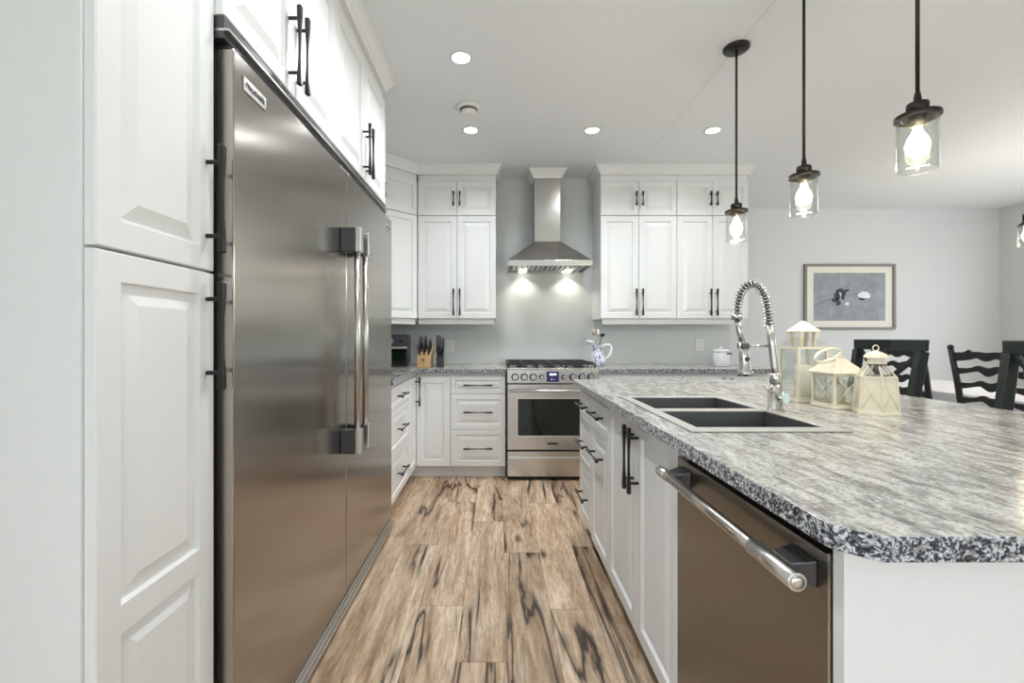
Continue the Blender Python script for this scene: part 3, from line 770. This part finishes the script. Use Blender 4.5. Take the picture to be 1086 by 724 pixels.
MB().lathe([(.054, -.0265), (.048, -.044), (.03, -.052)], seg=32).build('cap', plate, t)

# ------------------------------------------------------------ lanterns
def post(mb, x, y, z0, z1, s=.010): mb.box(x-s/2, x+s/2, y-s/2, y+s/2, z0, z1)
def square_lantern(t, w_, d_, hb, cross, s=.010, fro=False):
    a, b = w_/2, d_/2; f = MB()
    MB().box(-a-.004, a+.004, -b-.004, b+.004, .0002, .010).build('base', cream, t, bevel=.002)
    for sx_ in (-1, 1):
        for sy in (-1, 1): post(f, sx_*(a-s/2), sy*(b-s/2), .010, hb, s)
    for z in (.010, hb-s):
        f.box(-a+s, a-s, -b, -b+s, z, z+s); f.box(-a+s, a-s, b-s, b, z, z+s); f.box(-a, -a+s, -b+s, b-s, z, z+s); f.box(a-s, a, -b+s, b-s, z, z+s)
    f.build('frame', cream, t)
    g = MB(); g.box(-a+s, a-s, -b+.004, -b+.0055, .02, hb-s).box(-a+s, a-s, b-.0055, b-.004, .02, hb-s).box(-a+.004, -a+.0055, -b+s, b-s, .02, hb-s).box(a-.0055, a-.004, -b+s, b-s, .02, hb-s)
    g.build('glass_panes', pane, t)
    if cross:
        c = MB(); z0, z1 = .02, hb-s
        for yy in (-b+.001,):
            c.tube([(-a+s, yy, z0), (a-s, yy, z1)], .0017, 6); c.tube([(a-s, yy, z0), (-a+s, yy, z1)], .0017, 6)
        for xx in (-a+.001,):
            c.tube([(xx, -b+s, z0), (xx, b-s, z1)], .0017, 6); c.tube([(xx, b-s, z0), (xx, -b+s, z1)], .0017, 6)
        c.build('cross_wires', cream, t)
def pyr(mb, w0, d0, z0, w1, d1, z1, th=.004):
    q = lambda w_, d_, z: [(-w_/2, -d_/2, z), (w_/2, -d_/2, z), (w_/2, d_/2, z), (-w_/2, d_/2, z)]
    mb.loft([q(w0, d0, z0), q(w0, d0, z0+th), q(w1, d1, z1)])
# tall
t = thing('lantern', 'tallest cream lantern with clear glass and small pyramid roof, nearest the faucet', 'lantern', (1.27, 1.877, .915), 0, 'cream candle lanterns on the island')
square_lantern(t, .125, .125, .225, False)
sh = MB(); q = lambda w_, z: [(-w_/2, -w_/2, z), (w_/2, -w_/2, z), (w_/2, w_/2, z), (-w_/2, w_/2, z)]
sh.loft([q(.122, .226), q(.105, .245), q(.060, .262)]); sh.build('glass_shoulder', pane, t)
for sx_ in (-1, 1):
    for sy in (-1, 1):
        MB().loft([[(sx_*.026+dx*.004, sy*.026+dy*.004, .226) for dx, dy in ((-1,-1),(1,-1),(1,1),(-1,1))], [(sx_*.032+dx*.010, sy*.032+dy*.010, .285) for dx, dy in ((-1,-1),(1,-1),(1,1),(-1,1))]]).build('chimney_post', cream, t)
r_ = MB(); pyr(r_, .088, .088, .285, .010, .010, .330); r_.build('roof', cream, t, bevel=.001)
MB().lathe([(.03, .011), (.03, .145), (.026, .148)], (0, 0, 0), 24).build('candle', candle, t)
# medium
t = thing('lantern', 'wide cream house-shaped lantern with crossed wires and a big loop handle, middle of three', 'lantern', (1.278, 1.704, .915), 0, 'cream candle lanterns on the island')
square_lantern(t, .104, .118, .128, True, .008)
r_ = MB(); pyr(r_, .125, .138, .129, .030, .045, .185); r_.box(-.014, .014, -.02, .02, .185, .196); r_.build('roof', cream, t, bevel=.001)
lp = [(-.055+.062*cos(a)-.0*sin(a), -.03+.02*cos(a), .196+.012*cos(a)+.022*sin(a)) for a in [i*pi/12 for i in range(25)]]
MB().tube(lp, .0055, 8).build('loop_handle', cream, t)
MB().lathe([(.028, .011), (.028, .085), (.024, .088)], (0, 0, 0), 24).build('candle', candle, t)
# small hexagonal
t = thing('lantern', 'small six-sided cream lantern with domed top and ring, closest to the camera', 'lantern', (1.31, 1.565, .915), radians(8), 'cream candle lanterns on the island')
def hexl(r, z, ph=0): return [(r*cos(ph+i*pi/3), r*sin(ph+i*pi/3), z) for i in range(6)]
R6 = .062
MB().loft([hexl(R6+.006, .0002), hexl(R6+.006, .008), hexl(R6, .012)]).build('base', cream, t)
f = MB(); g = MB(); cwz = MB(); hbz = .128; Rt = .055
for i in range(6):
    a0, a1 = i*pi/3, (i+1)*pi/3
    b0, b1 = Vector((R6*cos(a0), R6*sin(a0), .012)), Vector((R6*cos(a1), R6*sin(a1), .012))
    u0, u1 = Vector((Rt*cos(a0), Rt*sin(a0), hbz)), Vector((Rt*cos(a1), Rt*sin(a1), hbz))
    f.bar(b0, u0, .006, .006, up=(0, 1, .1)); f.bar(u0, u1, .006, .006); f.bar(b0, b1, .006, .006)
    f.bar(u0, u0*.52+Vector((0, 0, .165-hbz*.52)), .004, .004, up=(0, 1, .1))
    k = .97; g.add([b0*k+Vector((0,0,.0004)), b1*k+Vector((0,0,.0004)), Vector((u1.x*k, u1.y*k, u1.z)), Vector((u0.x*k, u0.y*k, u0.z))], [(0, 1, 2, 3)])
    cwz.tube([b0, u1], .0012, 5); cwz.tube([b1, u0], .0012, 5)
    m = (b0+b1+u0+u1)/4; e1 = (b1-b0).normalized(); e2 = ((u0+u1)/2-(b0+b1)/2).normalized()
    cwz.tube([m+(e1*cos(a)+e2*sin(a))*.006 for a in [j*pi/5 for j in range(11)]], .0013, 5)
f.build('frame', cream, t); g.build('glass_panes', glare_pane, t); cwz.build('cross_wires', cream, t)
MB().loft([hexl(Rt-.002, hbz+.003), hexl(Rt*.82, .150), hexl(.030, .172)]).build('shoulder_glass', pane, t)
MB().loft([hexl(.031, .172), hexl(.031, .176), hexl(.024, .178), hexl(.024, .192), hexl(.036, .193), hexl(.030, .205), hexl(.012, .214), hexl(.004, .218)]).build('dome', cream, t)
MB().tube([(.012*cos(a), 0, .226+.010*sin(a)) for a in [i*pi/6 for i in range(13)]], .0018, 6).build('hanging_ring', cream, t)
MB().lathe([(.026, .0125), (.026, .075), (.022, .078)], (0, 0, 0), 24).build('candle', candle, t)

# ------------------------------------------------------------ counter objects at left
t = thing('toaster_oven', 'black toaster oven with silver band in the left counter corner', 'toaster oven', (-.965, 3.98, .915), radians(6))
MB().box(-.18, .18, 0, .30, .015, .285).build('body', blackpl, t, bevel=.012, seg=3)
MB().box(-.165, .165, -.012, -.0005, .03, .155).build('door_glass', blackgloss, t, bevel=.003)
MB().box(-.175, .175, -.03, -.0125, .16, .178).build('handle', silver, t, bevel=.004)
MB().box(-.165, .165, -.006, -.0005, .183, .270).build('control_panel', darkgrey, t, bevel=.003)
for x in (.04, .12): MB().lathe([(.019, -.006), (.017, -.022)], (x, 0, .228), 18, axis='y').build('dial', silver if x < .1 else blackpl, t)
for x in (-.15, .15): MB().box(x-.015, x+.015, .02, .28, .0003, .0148).build('foot', blackpl, t)
def knife_block(t, w_, m, sidem, hts, slots):
    # profile in y,z: slanted block
    pr = [(0, .0002), (.13, .0002), (.155, .175), (.05, .115), (.005, .09)]
    mb = MB(); k = len(pr)
    mb.loft([[(-w_/2, y, z) for y, z in pr], [(w_/2, y, z) for y, z in pr]])
    mb.build('block', m, t, bevel=.003)
    i = 0
    for r in range(3):
        for c in range(3):
            x = -w_/2+w_*(c+.5)/3; y = .035+r*.042; zb = .105+r*.022
            L_ = hts[(r*3+c) % len(hts)]
            kn = MB().tube([(x, y, zb), (x-.004+.004*c, y-.018, zb+L_*.5), (x-.006+.006*c, y-.028, zb+L_)], [.0075, .0085, .0095], 8).build('knife', blackpl, t)
            MB().lathe([(.0085, zb-.001), (.0085, zb+.006)], (x, y, 0), 10).build('bolster', silver, t)
t = thing('knife_block', 'honey coloured wooden knife block full of black handled knives', 'knife block', (-.635, 3.90, .915), radians(-6))
knife_block(t, .115, blockwood, blockdark, [.09, .10, .085, .12, .13, .11, .12, .125, .10], 9)
MB().lathe([(.009, -.0015), (.009, .0005)], (0, 0, .065), 14, axis='y').build('emblem', blackpl, t)
t = thing('knife_block', 'narrow black knife block standing beside the outlet', 'knife block', (-.495, 3.93, .915), radians(4))
knife_block(t, .062, blackpl, blackpl, [.07, .08, .075, .10, .11, .12, .13, .12, .11], 9)
def outlet(label, x, z):
    t = thing('wall_outlet', label, 'outlet', (x, YB, z), 0, 'wall outlets above the counters')
    MB().box(-.041, .041, -.006, -.0003, -.06, .06).build('cover_plate', plate, t, bevel=.002)
    for dz in (-.028, .028):
        MB().lathe([(.017, -.0075), (.017, -.0061)], (0, 0, dz), 20, axis='y').build('socket_face', plate, t)
        MB().box(-.008, -.005, -.0082, -.0076, dz-.005, dz+.006).box(.005, .008, -.0082, -.0076, dz-.005, dz+.006).build('slots', slot, t)
outlet('white wall outlet beside the black knife block', -.456, 1.083)
outlet('white wall outlet left of the white canister', 1.98, 1.10)
# pitcher with utensils
t = thing('pitcher', 'blue and white patterned porcelain pitcher right of the range', 'pitcher', (.912, 4.10, .915), 0)
MB().lathe([(.045, .0003), (.058, .004), (.070, .035), (.071, .06), (.06, .095), (.045, .125), (.040, .15), (.044, .178), (.050, .19), (.046, .19), (.038, .15), (.04, .13)], seg=32, caps=True).build('body', glaze, t)
MB().tube([(.040, 0, .165), (.075, 0, .195), (.11, 0, .19), (.125, 0, .16), (.115, 0, .11), (.09, 0, .075), (.062, 0, .06)], [.009, .012, .013, .013, .012, .010, .008], 10).build('handle', porcelain, t)
def utensil(name, label, pts, r, m, head=None):
    o = thing(name, label, 'utensil', (.912, 4.10, .915)); MB().tube(pts, r, 8).build('stem', m, o)
    if head: head.build('head', m, o)
utensil('ladle', 'white ladle leaning left out of the pitcher', [(0, 0, .03), (-.03, 0, .19), (-.062, 0, .225)], .004, porcelain, MB().lathe([(.002, .195), (.022, .200), (.034, .215), (.036, .232), (.033, .232), (.03, .216), (.018, .205)], (-.075, -.01, 0), 20))
utensil('spatula', 'dark spatula leaning right out of the pitcher', [(.01, 0, .03), (.018, 0, .2), (.035, 0, .27)], .004, blackpl, MB().lathe([(.004, .262), (.02, .272), (.024, .285), (.012, .295), (.002, .297)], (.045, 0, 0), 14))
utensil('wooden_spoon', 'pale wooden spoon upright in the pitcher', [(0, .01, .03), (-.015, .012, .2), (-.03, .012, .285)], .0045, woodsp, MB().lathe([(.003, .28), (.016, .295), (.018, .315), (.01, .33), (.001, .333)], (-.034, .012, 0), 14))
utensil('whisk', 'silver whisk upright behind the spoons in the pitcher', [(-.005, .0, .03), (0, .005, .2), (.003, .005, .25)], .004, silver, MB().lathe([(.004, .25), (.014, .27), (.018, .30), (.011, .325), (.001, .335)], (.003, .005, 0), 12))
t = thing('canister', 'white lidded canister with a black clasp on the back counter', 'canister', (2.03, 4.10, .915), 0)
MB().lathe([(.066, .0003), (.070, .004), (.070, .118), (.066, .125)], seg=32).build('body', porcelain, t)
MB().lathe([(.071, .1255), (.071, .142), (.060, .152), (.025, .156)], seg=32).build('lid', porcelain, t)
MB().lathe([(.010, .156), (.014, .163), (.014, .170), (.006, .175)], seg=20).build('lid_knob', porcelain, t)
MB().box(.018, .062, -.078, -.060, .108, .120).build('clasp', black, t, bevel=.002)

# ------------------------------------------------------------ picture
t = thing('framed_picture', 'grey framed print of pale flowers hanging on the dining wall', 'picture', (4.235, YD, 1.66))
pw, ph, fw_ = 1.09/2, .785/2, .028
fr = MB()
for (x0, x1, z0, z1) in ((-pw, pw, ph-fw_, ph), (-pw, pw, -ph, -ph+fw_), (-pw, -pw+fw_, -ph+fw_, ph-fw_), (pw-fw_, pw, -ph+fw_, ph-fw_)): fr.box(x0, x1, -.03, -.001, z0, z1)
fr.build('frame', framem, t, bevel=.003)
MB().box(-pw+fw_, pw-fw_, -.012, -.004, -ph+fw_, ph-fw_).build('mat', matm, t)
iw, ih = pw-.115, ph-.105
MB().box(-iw, iw, -.014, -.0121, -ih, ih).build('print', printm, t)
pr = [c for c in t.children if c.name.startswith('print')][0]
def blob(name, cx, cz, rx, rz_, m, rot=0, k=9, seed=1, dome=False):
    rn = random.Random(seed); P = []
    for i in range(k):
        a = 2*pi*i/k; r = 1+.25*(rn.random()-.5)
        x, z = rx*cos(a)*r, rz_*sin(a)*r*(.25 if dome and sin(a) < 0 else 1)
        P.append((cx+x*cos(rot)-z*sin(rot), cz+x*sin(rot)+z*cos(rot)))
    MB().extrude_xz(P, -.0148, -.0141).build(name, m, pr)
for i, (cx, cz, a, b, r) in enumerate([(-.13, .02, .035, .05, .3), (-.10, .085, .05, .022, .2), (-.15, -.03, .045, .03, 0), (-.05, .05, .028, .035, .2), (-.02, .085, .045, .014, .3), (-.06, .0, .02, .03, .1), (-.115, -.07, .035, .022, .5)]):
    blob('petal', cx-.02, cz-.01, a, b, floral_d, r, seed=i)
blob('petal', -.12, .035, .014, .03, floral_w, .3, seed=9); blob('petal', -.03, -.085, .028, .018, floral_w, .1, seed=11)
blob('petal', .175, .0, .075, .06, floral_w, -.05, 11, 5, True); blob('petal', .145, -.028, .045, .014, floral_d, -.1, seed=13)
gm = plain('grey flower stem', (.19, .21, .24), .6)
MB().extrude_xz([(-.42, -.11), (-.25, -.045), (-.17, -.02), (-.17, -.008), (-.26, -.025), (-.42, -.095)], -.0146, -.0141).build('stem', gm, pr)
MB().extrude_xz([(.0, .02), (.12, .03), (.26, .12), (.30, .16), (.285, .16), (.25, .13), (.11, .045), (.0, .03)], -.0146, -.0141).build('stem', gm, pr)

# ------------------------------------------------------------ dining table, chairs, stools
t = thing('dining_table', 'long dining table beyond the island', 'table', (4.0, 3.5, 0))
MB().box(-.48, .48, -1.07, 1.07, .71, .742).build('tabletop', chairbk2, t, bevel=.004)
for sx_ in (-.42, .42):
    for sy in (-1.0, 1.0): MB().bar((sx_, sy, 0), (sx_, sy, .709), .07, .07, up=(0, 1, 0)).build('leg', chairbk2, t)
tcl = MB(); loops = []
x0, x1, y0, y1 = 3.505, 4.495, 2.415, 4.585
per = []
k = 30
for i in range(k): per.append((x0+(x1-x0)*i/k, y0, 0, -1))
for i in range(64): per.append((x1, y0+(y1-y0)*i/64, 1, 0))
for i in range(k): per.append((x1-(x1-x0)*i/k, y1, 0, 1))
for i in range(64): per.append((x0, y1-(y1-y0)*i/64, -1, 0))
def ring(z, amp, off): return [(x+nx*(off+amp*sin(j*.9)), y+ny*(off+amp*sin(j*.9)), z) for j, (x, y, nx, ny) in enumerate(per)]
tcl.loft([ring(.746, 0, -.002), ring(.740, 0, .003), ring(.66, .004, .006), ring(.50, .012, .014)], smooth=True, caps=False)
tcl.add([(x, y, .746) for x, y, _, _ in [(a, b, 0, 0) for a, b, _, _ in ring(.746, 0, -.002) and [(p[0], p[1], 0, 0) for p in ring(.746, 0, -.002)]]], [tuple(range(len(per)))])
tag(tcl.build('tablecloth', cloth), 'white cloth draped over the dining table', 'tablecloth')

def ladder_chair(label, loc, rz):
    # local: seat faces +y (toward table), back at y=0; x across
    t = thing('dining_chair', label, 'chair', loc, rz, 'ladder back dining chairs')
    hw_ = .215
    for s in (-1, 1):
        MB().tube([(s*hw_*1.03, -.085, 1.10), (s*hw_, -.05, .90), (s*hw_*.97, -.01, .62), (s*hw_*.94, .0, .45), (s*hw_*.92, -.02, .0)], [.017, .019, .02, .021, .016], 10).build('back_post', chairbk2, t)
        MB().lathe([(.014, 1.095), (.02, 1.105), (.016, 1.12), (.004, 1.126)], (s*hw_*1.03, -.086, 0), 12).build('finial', chairbk2, t)
        MB().tube([(s*.23, .40, .44), (s*.23, .41, 0)], [.02, .014], 10).build('leg', chairbk2, t)
    MB().prism([(-.20, .0), (.20, .0), (.245, .43), (-.245, .43)], .44, .47).build('seat', chairbk2, t, bevel=.006)
    for i, z in enumerate((1.05, .955, .855, .755, .655)):
        yb = -.075+(1.05-z)*.15
        n_ = 24; P = []; Q = []
        for j in range(n_+1):
            u = -1+2*j/n_; 
            arc = .012*cos(u*pi*1.0)+(.016*math.exp(-(u/.16)**2)*(-1))+.008*math.exp(-((abs(u)-.28)/.12)**2)
            hgt = .019+.004*cos(u*2*pi)
            if i == 0: hgt = .026; top = z+hgt+arc*.3+(.020*math.exp(-((abs(u)-.52)/.06)**2))
            else: top = z+hgt+arc
            P.append((u*hw_, top)); Q.append((u*hw_, z-hgt+arc-.010*math.exp(-(u/.22)**2)*(1 if i else .3)))
        MB().extrude_xz(P+Q[::-1], yb-.008, yb+.008).build('slat', chairbk2, t)
    for z, y in ((.22, .42),): MB().tube([(-.23, .41, z), (.23, .41, z)], .011, 8).build('stretcher', chairbk2, t)
    for s in (-1, 1): MB().tube([(s*.2, -.01, .18), (s*.23, .405, .18)], .011, 8).build('stretcher', chairbk2, t)
    return t
# back plane X=3.2, seat toward +X : rotate local +y -> +X  (rz=-90)
c1 = ladder_chair('black ladder-back chair with wavy slats at the table, right of the two', (3.26, 2.945, 0), -pi/2)
dup(c1, (3.26, 3.60, 0), -pi/2, 'black ladder-back chair seen through the X-back stool, left of the two')

def stool(label, loc, rz):
    # local: back at y=0, faces +y
    t = thing('counter_stool', label, 'stool', loc, rz, 'black counter stools at the island')
    hw_ = .205
    MB().loft([[(-hw_-.022, -.10, 1.105), (-hw_-.022, -.072, 1.105), (-hw_-.022, -.07, 1.165), (-hw_-.022, -.105, 1.165)],
        [(0, -.125, 1.105), (0, -.097, 1.105), (0, -.095, 1.165), (0, -.13, 1.165)],
        [(hw_+.022, -.10, 1.105), (hw_+.022, -.072, 1.105), (hw_+.022, -.07, 1.165), (hw_+.022, -.105, 1.165)]]).build('top_rail', chairblk, t, bevel=.005)
    for s in (-1, 1):
        MB().bar((s*hw_, -.085, 1.104), (s*(hw_-.015), -.01, .66), .034, .050, up=(0, 1, 0)).build('back_post', chairblk, t, bevel=.003)
        MB().bar((s*(hw_-.015), -.01, .66), (s*(hw_+.01), -.05, 0), .034, .040, up=(0, 1, 0)).build('leg', chairblk, t, bevel=.003)
        MB().bar((s*.19, .36, .64), (s*.205, .39, 0), .034, .034, up=(0, 1, 0)).build('leg', chairblk, t, bevel=.003)
        MB().bar((s*(hw_-.01), -.09, 1.10), (-s*(hw_-.03), -.045, .76), .024, .016, up=(0, 1, 0)).build('cross_brace', chairblk, t, bevel=.002)
    MB().bar((-hw_+.03, -.035, .75), (hw_-.03, -.035, .75), .022, .04).build('lower_rail', chairblk, t, bevel=.003)
    MB().prism([(-.20, -.02), (.20, -.02), (.225, .40), (-.225, .40)], .64, .685).build('seat', chairblk, t, bevel=.008)
    for y, z in ((.375, .22), (-.035, .30)): MB().bar((-.19, y, z), (.19, y, z), .022, .03).build('stretcher', chairblk, t, bevel=.003)
    for s in (-1, 1): MB().bar((s*.197, -.03, .26), (s*.197, .37, .26), .022, .03).build('stretcher', chairblk, t, bevel=.003)
    return t
s1 = stool('black X-back counter stool beyond the lanterns at the island', (2.10, 2.53, 0), pi/2)
dup(s1, (2.10, 1.72, 0), pi/2, 'black X-back counter stool cut by the right edge of the photo')
